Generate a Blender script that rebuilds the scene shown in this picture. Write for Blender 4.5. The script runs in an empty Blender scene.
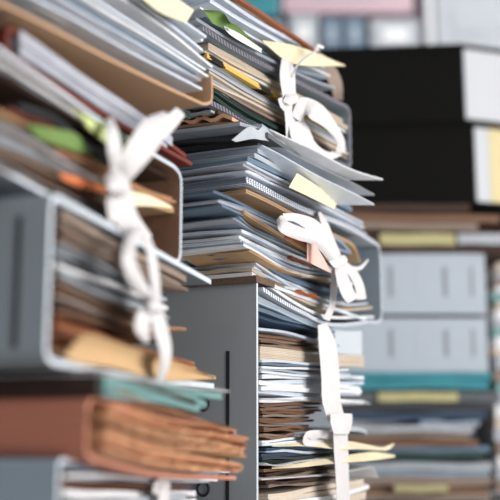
import bpy, math, random
from mathutils import Vector, Matrix
C = bpy.context.scene.collection
R = random.Random(7)
FPX = 1000.0
EYE = Vector((0, 0, 0.86)); DESK = 0.73
PITCH = math.atan(0.18)

# ------------------------------------------------------------------ camera
cd = bpy.data.cameras.new('camera'); cam = bpy.data.objects.new('camera', cd); C.objects.link(cam)
cam.location = EYE; cam.rotation_euler = (math.radians(90) + PITCH, 0, 0)
cd.sensor_width = 36; cd.lens = 72; cd.clip_start = 0.02; cd.clip_end = 50
cd.dof.use_dof = True; cd.dof.focus_distance = .97; cd.dof.aperture_fstop = 3.6
bpy.context.scene.camera = cam
vs = bpy.context.scene.view_settings
vs.view_transform = 'Standard'; vs.look = 'None'; vs.gamma = 1; vs.exposure = 0.0; vs.use_curve_mapping = False
# ------------------------------------------------------------------ world and light
w = bpy.data.worlds.new('world'); bpy.context.scene.world = w; w.use_nodes = True
bg = w.node_tree.nodes['Background']; bg.inputs[0].default_value = (0.93, 0.965, 1.0, 1); bg.inputs[1].default_value = 0.30
def area(name, loc, target, sx, sy, power, col):
    l = bpy.data.lights.new(name, 'AREA'); l.shape = 'RECTANGLE'; l.size = sx; l.size_y = sy; l.energy = power; l.color = col
    o = bpy.data.objects.new(name, l); C.objects.link(o); o.location = loc
    o.rotation_euler = (Vector(target) - Vector(loc)).to_track_quat('-Z', 'Y').to_euler(); return o
area('window_daylight', (1.75, -0.15, 1.15), (0.0, 1.0, 1.0), 1.4, 1.5, 68, (1.0, 0.985, 0.965))
area('front_fill', (-0.4, -1.6, 2.3), (0, 1.2, 1.0), 1.6, 1.2, 11, (0.95, 0.98, 1.0))  # added fill lamp that lifts the front faces, not a real source
area('back_room_daylight', (0.9, 2.1, 2.5), (0.4, 3.2, 1.4), 1.4, 0.8, 13, (1.0, 0.99, 0.97))

# ------------------------------------------------------------------ materials
def lin(c): return tuple((x/12.92 if x <= .04045 else ((x+.055)/1.055)**2.4) for x in [v/255 for v in c])
MC = {}
def mat(name, rgb, rough=.75, var=.08, fibre=.15, scale=60, stretch=(1, 1, 1), spec=.3, sheen=0, mottled=None):
    if name in MC: return MC[name]
    m = bpy.data.materials.new(name); m.use_nodes = True; nt = m.node_tree; N = nt.nodes; L = nt.links
    b = N['Principled BSDF']; b.inputs['Roughness'].default_value = rough; b.inputs['Specular IOR Level'].default_value = spec
    tc = N.new('ShaderNodeTexCoord'); mp = N.new('ShaderNodeMapping'); mp.inputs['Scale'].default_value = stretch
    L.new(tc.outputs['Object'], mp.inputs[0])
    nz = N.new('ShaderNodeTexNoise'); nz.inputs['Scale'].default_value = scale; nz.inputs['Detail'].default_value = 4
    L.new(mp.outputs[0], nz.inputs['Vector'])
    mx = N.new('ShaderNodeMix'); mx.data_type = 'RGBA'
    c = lin(rgb); c2 = lin(mottled) if mottled else tuple(x*(1-var*2.5) for x in c)
    mx.inputs[6].default_value = (*[min(1, x*(1+var)) for x in c], 1); mx.inputs[7].default_value = (*c2, 1)
    L.new(nz.outputs[0], mx.inputs[0]); L.new(mx.outputs[2], b.inputs['Base Color'])
    bp = N.new('ShaderNodeBump'); bp.inputs['Strength'].default_value = fibre; bp.inputs['Distance'].default_value = .002
    n2 = N.new('ShaderNodeTexNoise'); n2.inputs['Scale'].default_value = scale*2.3; L.new(mp.outputs[0], n2.inputs['Vector'])
    L.new(n2.outputs[0], bp.inputs['Height']); L.new(bp.outputs[0], b.inputs['Normal'])
    MC[name] = m; return m
def edge_mat(name, light, dark, period=.0042, duty=.5, rough=.8):
    """board edge with a row of small perforations"""
    if name in MC: return MC[name]
    m = bpy.data.materials.new(name); m.use_nodes = True; nt = m.node_tree; N = nt.nodes; L = nt.links
    b = N['Principled BSDF']; b.inputs['Roughness'].default_value = rough
    tc = N.new('ShaderNodeTexCoord'); sx = N.new('ShaderNodeSeparateXYZ'); L.new(tc.outputs['Object'], sx.inputs[0])
    ad = N.new('ShaderNodeMath'); ad.operation = 'MULTIPLY_ADD'; ad.inputs[1].default_value = .35; L.new(sx.outputs['Z'], ad.inputs[0]); L.new(sx.outputs['X'], ad.inputs[2])
    dv = N.new('ShaderNodeMath'); dv.operation = 'DIVIDE'; dv.inputs[1].default_value = period; L.new(ad.outputs[0], dv.inputs[0])
    fr = N.new('ShaderNodeMath'); fr.operation = 'FRACT'; L.new(dv.outputs[0], fr.inputs[0])
    gt = N.new('ShaderNodeMath'); gt.operation = 'GREATER_THAN'; gt.inputs[1].default_value = duty; L.new(fr.outputs[0], gt.inputs[0])
    mx = N.new('ShaderNodeMix'); mx.data_type = 'RGBA'
    mx.inputs[6].default_value = (*lin(light), 1); mx.inputs[7].default_value = (*lin(dark), 1)
    L.new(gt.outputs[0], mx.inputs[0]); L.new(mx.outputs[2], b.inputs['Base Color'])
    MC[name] = m; return m
COL = {  # colour words -> sRGB
 'white': (240, 240, 242), 'bluish white': (220, 226, 236), 'pale grey': (182, 187, 194), 'grey': (140, 144, 150), 'blue-grey': (158, 170, 184),
 'slate blue': (116, 134, 152), 'dark blue': (66, 84, 108), 'charcoal': (74, 76, 80), 'dark grey': (98, 101, 105), 'black': (17, 16, 15),
 'tan': (198, 164, 128), 'brown': (134, 102, 82), 'dark brown': (72, 52, 44), 'beige': (214, 200, 184), 'cream': (238, 224, 190), 'kraft': (206, 168, 112),
 'yellow': (226, 194, 110), 'orange': (216, 122, 70), 'rust': (176, 112, 80), 'copper': (220, 170, 134), 'maroon': (112, 54, 46), 'green': (112, 138, 76), 'lime': (210, 222, 150),
 'dark green': (48, 68, 64), 'teal': (70, 146, 158), 'pale teal': (134, 172, 170), 'pink': (238, 190, 178), 'taupe': (152, 134, 122), 'salmon': (168, 108, 94), 'lilac': (190, 191, 200), 'gold': (190, 182, 136)}
def pm(c, **k): return mat('paper_' + c.replace(' ', '_').replace('-', '_'), COL[c], **k)

# ------------------------------------------------------------------ pixel measuring on the real planes of a stack
def ray(px, py):
    dx, dy = (px-250)/FPX, (250-py)/FPX; c, s = math.cos(PITCH), math.sin(PITCH)
    return Vector((dx, c - dy*s, s + dy*c))
class Frame:
    """a stack's corner: a runs back along its long side, b runs into the stack, z is height"""
    def __init__(f, px, py, Y, yaw):
        d = ray(px, py); f.O = EYE + d*(Y/d.y); f.O.z = DESK; y = math.radians(yaw)
        f.v = Vector((math.sin(y), math.cos(y), 0)); f.u = Vector((-math.cos(y), math.sin(y), 0)); f.rot = math.pi/2 - y
    def S(f, px, py, b=0):                       # point of the side plane
        d = ray(px, py); n = f.u; t = (b + n.dot(f.O - EYE))/n.dot(d); p = EYE + d*t - f.O
        return Vector((p.dot(f.v), b, p.z))
    def Fr(f, px, py, a=0):                      # point of the front plane
        d = ray(px, py); n = f.v; t = (a + n.dot(f.O - EYE))/n.dot(d); p = EYE + d*t - f.O
        return Vector((a, p.dot(f.u), p.z))
    def W(f, l): return f.O + f.v*l[0] + f.u*l[1] + Vector((0, 0, l[2]))

def link(name, verts, faces, mats, fidx=None, parent=None, frame=None, smooth=False):
    """verts in frame-local (a, b, z); the object's origin goes to the middle of its base"""
    me = bpy.data.meshes.new(name)
    if parent is None:
        xs = [v[0] for v in verts]; ys = [v[1] for v in verts]; zs = [v[2] for v in verts]
        o = Vector(((min(xs)+max(xs))/2, (min(ys)+max(ys))/2, min(zs)))
    else: o = Vector(parent['_o']) if '_o' in parent else Vector((0, 0, 0))
    me.from_pydata([Vector(v)-o for v in verts], [], faces)
    for m in (mats if isinstance(mats, (list, tuple)) else [mats]): me.materials.append(m)
    if fidx: me.polygons.foreach_set('material_index', fidx)
    if smooth: me.polygons.foreach_set('use_smooth', [True]*len(me.polygons)); me.set_sharp_from_angle(angle=math.radians(40))
    me.update(); ob = bpy.data.objects.new(name, me); C.objects.link(ob)
    if parent is None:
        ob.location = frame.W(o); ob.rotation_euler = (0, 0, frame.rot)
    else: ob.parent = parent
    return ob
def thing(name, frame, o, label, cat, group=None):
    e = bpy.data.objects.new(name, None); C.objects.link(e); e.location = frame.W(o); e.rotation_euler = (0, 0, frame.rot); e.empty_display_size = .02
    e['_o'] = tuple(o); return tag(e, label, cat, group)
def tag(o, label, cat, group=None):
    o['label'] = label; o['category'] = cat
    if group: o['group'] = group
    return o

def cr(pts, n):
    """Catmull-Rom through points, n samples"""
    pts = [Vector(p) for p in pts]
    if len(pts) == 2: return [pts[0].lerp(pts[1], i/(n-1)) for i in range(n)]
    P = [pts[0]*2-pts[1]] + pts + [pts[-1]*2-pts[-2]]; out = []
    for i in range(n):
        t = i/(n-1)*(len(pts)-1); k = min(int(t), len(pts)-2); t -= k; a, b, c, d = P[k:k+4]
        out.append(.5*((2*b) + (c-a)*t + (2*a-5*b+4*c-d)*t*t + (3*b-a-3*c+d)*t**3))
    return out

# ------------------------------------------------------------------ a document: slab of leaves with a ridged rim
def slab(name, fr, line, th, m, b0=0., W=.2, slope=0., layers=3, ridge=.0008, taper=0., skew=0., wave=.0006, parent=None, NA=22, NB=6, front_in=0., rough_edge=0.):
    """line: pixel polyline of the near long edge, seen on the plane b=b0; W: how far it reaches into the stack;
    taper: how much shorter the inner edge is (makes a pointed corner); front_in: slant of the near end."""
    x0, x1 = line[0][0], line[-1][0]
    loc = [fr.S(px, py, b0 + skew*(px-x0)/(x1-x0)) for px, py in line]; loc = cr(loc, NA)
    lo, hi = getattr(fr, 'amin', -9), getattr(fr, 'amax', 9); a0_, a1_ = loc[0][0], loc[-1][0]
    n0, n1 = max(a0_, lo + R.uniform(0, .002)), min(a1_, hi - R.uniform(0, .003))
    for p in loc: p[0] = n0 + (p[0]-a0_)*(n1-n0)/(a1_-a0_)
    ph1, ph2 = R.uniform(0, 6), R.uniform(0, 6); curl = [R.uniform(-.0015, .002), R.uniform(-.002, .002), R.uniform(-.0012, .0012)] if th < .008 else [0, 0, 0]
    def pos(i, j, h, out):
        s = i/(NA-1); t = j/(NB-1); p = loc[i]
        L = loc[-1][0]-loc[0][0]
        a = p[0] - taper*t*s + front_in*t*(1-s); b = b0 + t*W + skew*s
        z = p[2] + slope*t*W + wave*math.sin(s*9+ph1+t*3) + wave*math.sin(t*8+ph2)
        z += curl[0]*(1-s)**3*(1-t)**3 + curl[1]*s**4*(1-t)**2 + curl[2]*math.sin(s*math.pi*2+ph2)*(1-t)
        if i == 0: a -= out
        if i == NA-1: a += out
        if j == 0: b -= out
        if j == NB-1: b += out
        return (a, b, z - th/2 + h)
    V = []; F = []
    top = [[0]*NB for _ in range(NA)]; bot = [[0]*NB for _ in range(NA)]
    M = layers*2; ring = [(i, 0) for i in range(NA)] + [(NA-1, j) for j in range(1, NB)] + [(i, NB-1) for i in range(NA-2, -1, -1)] + [(0, j) for j in range(NB-2, 0, -1)]
    for i in range(NA):
        for j in range(NB): bot[i][j] = len(V); V.append(pos(i, j, 0, 0))
    for i in range(NA):
        for j in range(NB): top[i][j] = len(V); V.append(pos(i, j, th, 0))
    for i in range(NA-1):
        for j in range(NB-1):
            F.append((top[i][j], top[i+1][j], top[i+1][j+1], top[i][j+1])); F.append((bot[i][j], bot[i][j+1], bot[i+1][j+1], bot[i+1][j]))
    prev = [bot[i][j] for i, j in ring]
    for l in range(1, M):
        out = (R.uniform(.2, 1)*ridge if l % 2 else -ridge*R.uniform(.3, 1)); cur = []
        for i, j in ring:
            cur.append(len(V)); V.append(pos(i, j, th*l/M, out + (R.uniform(-1, 1)*rough_edge if rough_edge else 0)))
        for k in range(len(ring)): q = (k+1) % len(ring); F.append((prev[k], prev[q], cur[q], cur[k]))
        prev = cur
    cur = [top[i][j] for i, j in ring]
    for k in range(len(ring)): q = (k+1) % len(ring); F.append((prev[k], prev[q], cur[q], cur[k]))
    return link(name, V, F, m, parent=parent, frame=fr)

def resample(line, n=6):
    v = cr([Vector((p[0], p[1], 0)) for p in line], n); return [(p[0], p[1]) for p in v]
def bundle(fr, topl, botl, n, cols, noun, where, cat='paper', name=None, fill=.8, jb=.004, jn=3, jf=6, W=.2, b0=0., layers=2, group=None, **k):
    """n documents between two pixel polylines, each one an object of its own"""
    A, B = resample(topl), resample(botl)
    for i in range(n):
        t = (i+.5)/n; dn, df = R.uniform(-jn, jn), R.uniform(-jf, jf)
        line = []
        for q in range(6):
            x = A[q][0]*(1-t)+B[q][0]*t; y = A[q][1]*(1-t)+B[q][1]*t; s = q/5
            sl = (A[5][1]*(1-t)+B[5][1]*t - A[0][1]*(1-t)-B[0][1]*t)/max(1, A[5][0]-A[0][0]); sh = dn*(1-s)+df*s
            line.append((x+sh, y+sl*sh + R.uniform(-.25, .25)))
        bb = b0 + R.uniform(-jb, jb)
        p = fr.S(*line[2], bb); a_ = fr.S(*A[2], bb); b_ = fr.S(*B[2], bb); th = max(.0007, abs(a_[2]-b_[2])/n*fill)
        c = cols[i % len(cols)]
        o = slab(name or noun.replace(' ', '_'), fr, line, th, pm(c), b0=bb, W=W+R.uniform(-.01, .005), layers=layers, **k)
        tag(o, f'{c} {noun} {where}', cat, group or f'{c} {noun}s {where}'[:80])
def sheet(fr, line, th_px, c, label, cat='paper', name='paper_sheet', b0=0., **k):
    d = ray(*line[0]); p = fr.S(*line[len(line)//2], b0); Y = (fr.W(p)-EYE).y
    o = slab(name, fr, line, max(.0006, th_px*Y/FPX), pm(c), b0=b0, **k); return tag(o, label, cat)

# ------------------------------------------------------------------ free leaf: ruled patch between two curves of (px, py, b)
def patch(name, fr, c1, c2, m, th=.0005, n=20, k=5, bulge=0., parent=None, front=False):
    g = (lambda p: fr.Fr(p[0], p[1], p[2])) if front else (lambda p: fr.S(p[0], p[1], p[2]))
    A = cr([g(p) for p in c1], n); B = cr([g(p) for p in c2], n); V = []; F = []
    wm_ = max((B[i]-A[i]).length for i in range(n)) or 1; WB = [min(1, (B[i]-A[i]).length/(wm_*.6)) for i in range(n)]
    for side in (0, 1):
        for i in range(n):
            for j in range(k):
                t = j/(k-1); p = A[i].lerp(B[i], t); i0, i1 = max(0, i-1), min(n-1, i+1)
                tn = (A[i1]-A[i0]).cross(B[i]-A[i]); nn = tn.normalized() if tn.length > 1e-12 else Vector((0, -1, 0))
                V.append(p + nn*(bulge*WB[i]*math.sin(t*math.pi) + (th if side else 0)))
    q = lambda s, i, j: s*n*k + i*k + j
    for i in range(n-1):
        for j in range(k-1):
            F.append((q(0, i, j), q(0, i+1, j), q(0, i+1, j+1), q(0, i, j+1))); F.append((q(1, i, j), q(1, i, j+1), q(1, i+1, j+1), q(1, i+1, j)))
    for i in range(n-1):
        for j in (0, k-1): F.append((q(0, i, j), q(1, i, j), q(1, i+1, j), q(0, i+1, j)))
    for j in range(k-1):
        for i in (0, n-1): F.append((q(0, i, j), q(0, i, j+1), q(1, i, j+1), q(1, i, j)))
    return link(name, V, F, m, parent=parent, frame=fr, smooth=True)

# ------------------------------------------------------------------ U-shaped archive folder
def extrude(name, fr, path, th, b0, b1, mats, parent):
    """path: (a, z) midline; board extruded from b0 to b1; material 1 on the cut edge that faces out"""
    n = len(path); V = []; F = []; FI = []
    P = [Vector((p[0], p[1])) for p in path]
    for b in (b0, b1):
        for sgn in (-1, 1):
            for i in range(n):
                t = (P[min(n-1, i+1)]-P[max(0, i-1)]).normalized(); nn = Vector((-t.y, t.x))
                q = P[i] + nn*sgn*th/2; V.append((q.x, b, q.y))
    I = lambda bi, s, i: bi*2*n + s*n + i
    for i in range(n-1):
        F.append((I(0, 0, i), I(0, 0, i+1), I(0, 1, i+1), I(0, 1, i))); FI.append(1)
        F.append((I(1, 0, i), I(1, 1, i), I(1, 1, i+1), I(1, 0, i+1))); FI.append(1)
        F.append((I(0, 0, i), I(1, 0, i), I(1, 0, i+1), I(0, 0, i+1))); FI.append(0)
        F.append((I(0, 1, i), I(0, 1, i+1), I(1, 1, i+1), I(1, 1, i))); FI.append(2 if len(mats) > 2 else 0)
    for i in (0, n-1): F.append((I(0, 0, i), I(0, 1, i), I(1, 1, i), I(1, 0, i))); FI.append(0)
    return link(name, V, F, mats, FI, parent, fr)
def folder(fr, top, bot, spine, m, em, label, W=.23, b0=-.006, th=.0028, r=.008, name='archive_folder', cat='folder', edge_lower=None, group=None, inside=None):
    """top / bot: pixel polylines of the boards' outer edges; spine 'near', 'far' or None. The path runs so that its left side faces in."""
    T = [Vector((p[0], p[2])) for p in cr([fr.S(x, y, b0) for x, y in top], 16)]
    B = [Vector((p[0], p[2])) for p in cr([fr.S(x, y, b0) for x, y in bot], 16)]
    zz = min(p[1] for p in B); e = thing(name, fr, Vector(((B[0][0]+B[-1][0])/2, b0+W/2, zz)), label, cat, group)
    mats = [m, em, inside or m]; el = [m, edge_lower or em, inside or m]
    def corner(p, q, c):
        return [p*(1-t)**2 + c*2*t*(1-t) + q*t*t for t in [i/6 for i in range(7)]]
    if spine == 'far':
        T = T[:-1]; B = B[:-1]
        ct, cb = T[-1].copy(), B[-1].copy(); ct.x = cb.x = max(ct.x, cb.x) + r
        s1, s2 = ct - Vector((0, r*1.3)), cb + Vector((0, r*1.3))
        extrude('top_board', fr, list(reversed(T)), th, b0, b0+W, mats, e)
        sp = list(reversed(corner(T[-1], s1, ct))) ; sp = list(reversed(corner(s2, B[-1], cb))) + [s2.lerp(s1, .5)] + sp
        sp = corner(B[-1], s2, cb) + [s2.lerp(s1, .25), s2.lerp(s1, .5), s2.lerp(s1, .75)] + corner(s1, T[-1], ct)
        extrude('spine', fr, sp, th, b0, b0+W, mats, e)
        extrude('bottom_board', fr, B, th, b0, b0+W, el, e)
    elif spine == 'near':
        ct, cb = T[0].copy(), B[0].copy(); ct.x = cb.x = min(ct.x, cb.x) - r
        s1, s2 = ct - Vector((0, r)), cb + Vector((0, r))
        extrude('top_board', fr, T[::-1], th, b0, b0+W, mats, e)
        extrude('spine', fr, corner(T[0], s1, ct) + [s1.lerp(s2, k/6) for k in range(1, 6)] + corner(s2, B[0], cb), th, b0, b0+W, mats, e)
        extrude('bottom_board', fr, B, th, b0, b0+W, el, e)
    return e
def box_mesh(name, fr, a0, a1, b0, b1, z0, z1, m, parent=None, bev=.0):
    c = min(bev, (a1-a0)/3, (b1-b0)/3); V = []
    pts = [(a0+c, b0), (a1-c, b0), (a1, b0+c), (a1, b1-c), (a1-c, b1), (a0+c, b1), (a0, b1-c), (a0, b0+c)] if c else [(a0, b0), (a1, b0), (a1, b1), (a0, b1)]
    n = len(pts); V = [(x, y, z0) for x, y in pts] + [(x, y, z1) for x, y in pts]
    F = [tuple(range(n))[::-1], tuple(range(n, 2*n))] + [(i, (i+1) % n, n+(i+1) % n, n+i) for i in range(n)]
    return link(name, V, F, m, parent=parent, frame=fr)
def prism(name, fr, pts, z0, z1, m, parent=None):
    n = len(pts); V = [(x, y, z0) for x, y in pts] + [(x, y, z1) for x, y in pts]
    F = [tuple(range(n))[::-1], tuple(range(n, 2*n))] + [(i, (i+1) % n, n+(i+1) % n, n+i) for i in range(n)]
    return link(name, V, F, m, parent=parent, frame=fr)

# shared board materials
grey_board = mat('grey_board', (134, 146, 156), rough=.6, var=.03, fibre=.08, scale=30)
white_edge = mat('pale_board_edge', (206, 212, 220), rough=.7, var=.05)
punched_grey = edge_mat('punched_grey_edge', (126, 122, 132), (64, 62, 70), period=.005)
punched_white = edge_mat('punched_white_edge', (222, 226, 234), (112, 120, 134), period=.0052, duty=.55)
slot_mat = mat('slot_dark', (38, 40, 44), var=.02)
ribbon_mat = mat('white_cotton_ribbon', (216, 212, 212), rough=.9, var=.04, fibre=.7, scale=320, stretch=(1, 1, .3))

# ------------------------------------------------------------------ the setting
WORLD = Frame(250, 430, 1e-4, 90); WORLD.O = Vector((0, 0, 0))
# with yaw 90: a = +x, b = +y
def structure(name, *a):
    o = box_mesh(name, WORLD, *a); o['kind'] = 'structure'; return o
structure('floor', -3, 3, -2.5, 4.2, -.05, 0, mat('floor_grey_boards', (120, 112, 104), var=.1, scale=8, stretch=(1, 8, 1)))
structure('wall_back', -3, 3, 4.2, 4.3, 0, 3, mat('wall_pale_paint', (214, 216, 220), var=.02, scale=3))
# desk
dk = thing('desk', WORLD, Vector((.3, 1.2, 0)), 'wide white desk carrying the stacks of folders', 'desk')
wm = mat('desk_white_laminate', (214, 214, 212), rough=.5, var=.02)
box_mesh('desk_top', WORLD, -.75, 1.3, .42, 2.3, DESK-.03, DESK, wm, dk, .01)
for x in (-.7, 1.2):
    for y in (.47, 2.2): box_mesh('leg', WORLD, x, x+.05, y, y+.05, 0, DESK-.03, wm, dk, .004)

exec_parts = []
# ================================================================== BACKGROUND shelf, far behind
def bgx(px, Y): return (px-250)/FPX*Y
sh = thing('shelving_unit', WORLD, Vector((.5, 3.3, 0)), 'pale shelving unit far behind the stacks, out of focus', 'shelf')
shm = mat('shelf_pale_laminate', (220, 222, 226), rough=.5, var=.02)
def gz(py, Y): d = ray(250, py); return (EYE + d*(Y/d.y)).z
YS = 3.0
levels = [gz(430, YS), gz(250, YS), gz(50, YS), gz(14, YS)]
for k, z in enumerate((.3, .75, 1.2, gz(52, YS)-.02, gz(-120, YS))):
    box_mesh('shelf_board', WORLD, -.5, 1.5, YS, YS+.35, z-.02, z, shm, sh)
for x in (-.52, bgx(437, YS), 1.5): box_mesh('side_panel', WORLD, x, x+.022, YS, YS+.35, 0, 2.4, shm, sh)
box_mesh('back_panel', WORLD, -.5, 1.5, YS+.35, YS+.36, 0, 2.4, mat('shelf_back_panel', (196, 202, 210), var=.02), sh)
zt = gz(52, YS)-.02
def bgbox(px0, px1, py0, py1, c, label, name='file_box', cat='box', Y=YS, d=.25, group=None, lab=None):
    x0, x1 = bgx(px0, Y), bgx(px1, Y); z0, z1 = gz(py1, Y), gz(py0, Y)
    o = thing(name, WORLD, Vector(((x0+x1)/2, Y+.01+d/2, z0)), label, cat, group)
    box_mesh('body', WORLD, x0, x1, Y+.01, Y+.01+d, z0, z1, mat('pink_box_card', (206, 178, 188)) if 'pinkish' in label else pm(c), o, .004)
    box_mesh('label_panel', WORLD, x0+(x1-x0)*.25, x0+(x1-x0)*.75, Y+.005, Y+.01, z0+(z1-z0)*.3, z0+(z1-z0)*.7, pm(lab or 'white'), o)
bgbox(292, 322, 13, 51, 'pale grey', 'pale grey file box left of the blue-grey boxes on the far shelf')
bgbox(326, 347, 16, 51, 'slate blue', 'slate blue file box on the far shelf under the pink box', lab='blue-grey')
bgbox(350, 372, 16, 51, 'slate blue', 'second slate blue file box on the far shelf, beside the white box', lab='blue-grey')
bgbox(378, 430, 18, 51, 'pale grey', 'wide pale box on the far shelf beside the blue-grey boxes')
bgbox(285, 424, -34, 11, 'lilac', 'long pinkish box lying across the boxes on the far shelf', lab='lilac')
bgbox(240, 280, -40, 14, 'teal', 'teal file box at the far shelf above the white string', lab='teal')
bgbox(448, 520, -12, 51, 'pale grey', 'large pale grey box on the far shelf above the black boxes', lab='pale grey')
bgbox(240, 286, 20, 51, 'blue-grey', 'blue-grey box low on the far shelf under the teal box')

# ================================================================== STACK C, behind on the right
YC = 1.8
FCW = WORLD
def cbox(px0, px1, py0, py1, dy=0, d=.27): return bgx(px0, YC+dy), bgx(px1, YC+dy), YC+dy, YC+dy+d, gz(py1, YC+dy), gz(py0, YC+dy)
def black_box(py0, py1, pxc, label, lab_col, dy, text):
    z0, z1 = gz(py1, YC+dy), gz(py0, YC+dy); x0, x1 = bgx(300, YC+dy), bgx(pxc, YC+dy)
    o = thing('archive_box', WORLD, Vector((x0+.15, YC+dy+.15, z0)), label, 'box', 'black archive boxes')
    bm_ = pm('black', rough=.8, spec=.1)
    x2, y2 = x1+.10, YC+dy+.035
    foot = [(x0, YC+dy+.03), (x1, YC+dy), (x2, y2), (x2+.03, y2+.22), (x0+.02, YC+dy+.28)]
    prism('body', WORLD, foot, z0, z1-.012, bm_, o)
    big = [(x0-.002, YC+dy+.027), (x1, YC+dy-.003), (x2+.003, y2-.002), (x2+.033, y2+.223), (x0+.018, YC+dy+.283)]
    prism('lid', WORLD, big, z1-.012, z1, bm_, o)
    dx, dyv = x2-x1, y2-YC-dy; L = math.hypot(dx, dyv); nx, ny = dyv/L, -dx/L
    def panel(nm, s0, s1, h0, h1, m, out, parent):
        q = [(x1+dx*s0, YC+dy+dyv*s0), (x1+dx*s1, YC+dy+dyv*s1)]
        pts = [q[0], (q[0][0]+nx*out, q[0][1]+ny*out), (q[1][0]+nx*out, q[1][1]+ny*out), q[1]]
        return prism(nm, WORLD, pts, z0+(z1-z0)*h0, z0+(z1-z0)*h1, m, parent)
    panel('label_panel', .02, 1, .03, .93, mat('label_grey_white', (204, 206, 210), var=.02), .004, o)
    if text:
        panel('yellow_label', .30, 1, .03, .93, mat('yellow_label_card', (222, 206, 160), var=.03), .0055, o)
        dark = pm('charcoal')
        for s0, s1, h0, h1 in ((.60, .64, .48, .60), (.64, .67, .52, .56), (.67, .70, .48, .60)): panel('lettering', s0, s1, h0, h1, dark, .0065, o)
black_box(44, 121, 473, 'upper black archive box with white end panel, standing behind the centre stack', 'white', .0, False)
black_box(122, 204, 481, 'lower black archive box with white and yellow end label, under the other', 'yellow', .012, True)
FCp = Frame(300, 300, YC, 90)   # a = x to the right, b = y away
FCp.u = Vector((0, 1, 0)); FCp.v = Vector((1, 0, 0)); FCp.rot = 0
def cslab(px0, px1, py, thpx, c, label, b0=0, W=.26, name='paper_folder', cat='folder', tilt=0, **k):
    sheet(FCp, [(px0, py), ((px0+px1)/2, py+tilt/2), (px1, py+tilt)], thpx, c, label, cat, name, b0=b0, W=W, **k)
cslab(340, 470, 208, 8, 'dark brown', 'dark brown folder directly under the black boxes', b0=.0)
cslab(335, 500, 217, 7, 'brown', 'brown folder second below the black boxes', b0=-.01, tilt=2)
cslab(340, 478, 225, 6, 'taupe', 'taupe-brown folder sticking out above the yellow-striped one', b0=-.02, tilt=2)
cslab(350, 520, 231, 4, 'dark brown', 'dark brown folder above the yellow-edged file', b0=.0)
cslab(380, 455, 239, 12, 'gold', 'yellow file edge lying above the grey binders', b0=-.006, W=.2, name='yellow_file', cat='file')
cslab(458, 520, 239, 11, 'pale grey', 'pale grey file beside the yellow file above the grey binders', b0=.0, W=.2)
cslab(330, 378, 239, 12, 'dark brown', 'dark brown file left of the yellow file', b0=.0, W=.2)
cslab(340, 520, 249, 6, 'dark brown', 'dark red-brown folder lying on the upper grey binder', b0=-.01)
def grey_binder(py0, py1, label, dx):
    x0, x1, y0, y1, z0, z1 = cbox(330+dx, 488+dx, py0, py1, 0, .28)
    o = thing('lever_binder', WORLD, Vector(((x0+x1)/2, (y0+y1)/2, z0)), label, 'binder', 'grey binders')
    box_mesh('spine', WORLD, x0, x1, y0, y0+.003, z0, z1, mat('binder_grey', (176, 184, 194), var=.02, rough=.6), o)
    box_mesh('top_board', WORLD, x0, x1, y0+.003, y1, z1-.003, z1, grey_board, o)
    box_mesh('bottom_board', WORLD, x0, x1, y0+.003, y1, z0, z0+.003, grey_board, o)
    box_mesh('page_block', WORLD, x0+.004, x1-.004, y0+.012, y1-.01, z0+.003, z1-.004, pm('white'), o)
    for px, wd, m in ((392, 2.2, 'grey'), (418, 1.2, 'pale grey'), (447, 2.2, 'grey'), (474, 1.4, 'grey')):
        xx = bgx(px+dx, YC); ww = wd*YC/FPX; h = z1-z0
        box_mesh('label_slot', WORLD, xx-ww, xx+ww, y0-.0006, y0+.001, z0+h*.28, z0+h*.78, pm(m), o)
grey_binder(253, 314, 'upper grey lever binder in the blurred stack behind, lying flat', 0)
grey_binder(318, 372, 'lower grey lever binder in the blurred stack behind, lying on the teal folder', -1)
cslab(340, 491, 376, 7, 'teal', 'upper teal folder under the two grey binders', b0=-.004)
cslab(340, 489, 384, 8, 'teal', 'lower teal folder under the two grey binders', b0=-.012, wave=.001)
cslab(340, 500, 397, 11, 'dark grey', 'dark grey folder under the teal folders', b0=.0)
cslab(378, 458, 397, 9, 'gold', 'pale yellow edge label strip lying in the dark grey folder', b0=-.006, W=.05, name='yellow_file', cat='file')
rows = [(408, 8, 'charcoal', 340, 492), (416, 6, 'dark blue', 340, 486), (423, 5, 'blue-grey', 420, 480), (429, 6, 'pale grey', 345, 474), (436, 5, 'taupe', 345, 470), (442, 7, 'brown', 350, 478), (449, 6, 'slate blue', 345, 490),
        (457, 9, 'dark green', 340, 484), (466, 7, 'pale grey', 340, 492), (474, 6, 'blue-grey', 340, 490), (482, 8, 'taupe', 340, 492), (490, 7, 'brown', 340, 488), (498, 8, 'taupe', 340, 490), (508, 8, 'charcoal', 340, 492)]
below = 'dark grey folder'
for y, t, c, x0, x1 in rows:
    cslab(x0, x1, y, t*.9, c, f'{c} folder lying just under the {below} in the blurred stack', b0=R.uniform(-.012, .006), wave=.0012); below = f'{c} folder'
cslab(395, 448, 489, 6, 'gold', 'short yellow label strip low in the blurred stack', b0=-.02, W=.05, name='yellow_file', cat='file')
# neighbouring stack at the right frame edge
y = 262; i = 0
for c, t in (('beige', 9), ('pale grey', 7), ('taupe', 8), ('white', 6), ('pale teal', 10), ('beige', 8), ('white', 9), ('pale grey', 8), ('pale teal', 9), ('white', 12), ('beige', 8), ('pale grey', 14), ('taupe', 12), ('pale teal', 10), ('pale grey', 14), ('white', 12), ('beige', 12), ('pale grey', 12), ('taupe', 14), ('white', 12), ('pale grey', 12), ('taupe', 12)):
    cslab(496+R.uniform(-2, 2), 600, y+t/2, t*.92, c, f'{c} document in the stack at the right edge of the picture', b0=.06, W=.24, name='document', cat='document'); y += t

# ================================================================== STACK B, centre, in focus
FB = Frame(258, 300, .95, 26)
FB3 = Frame(207, 60, .93, 34)
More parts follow.
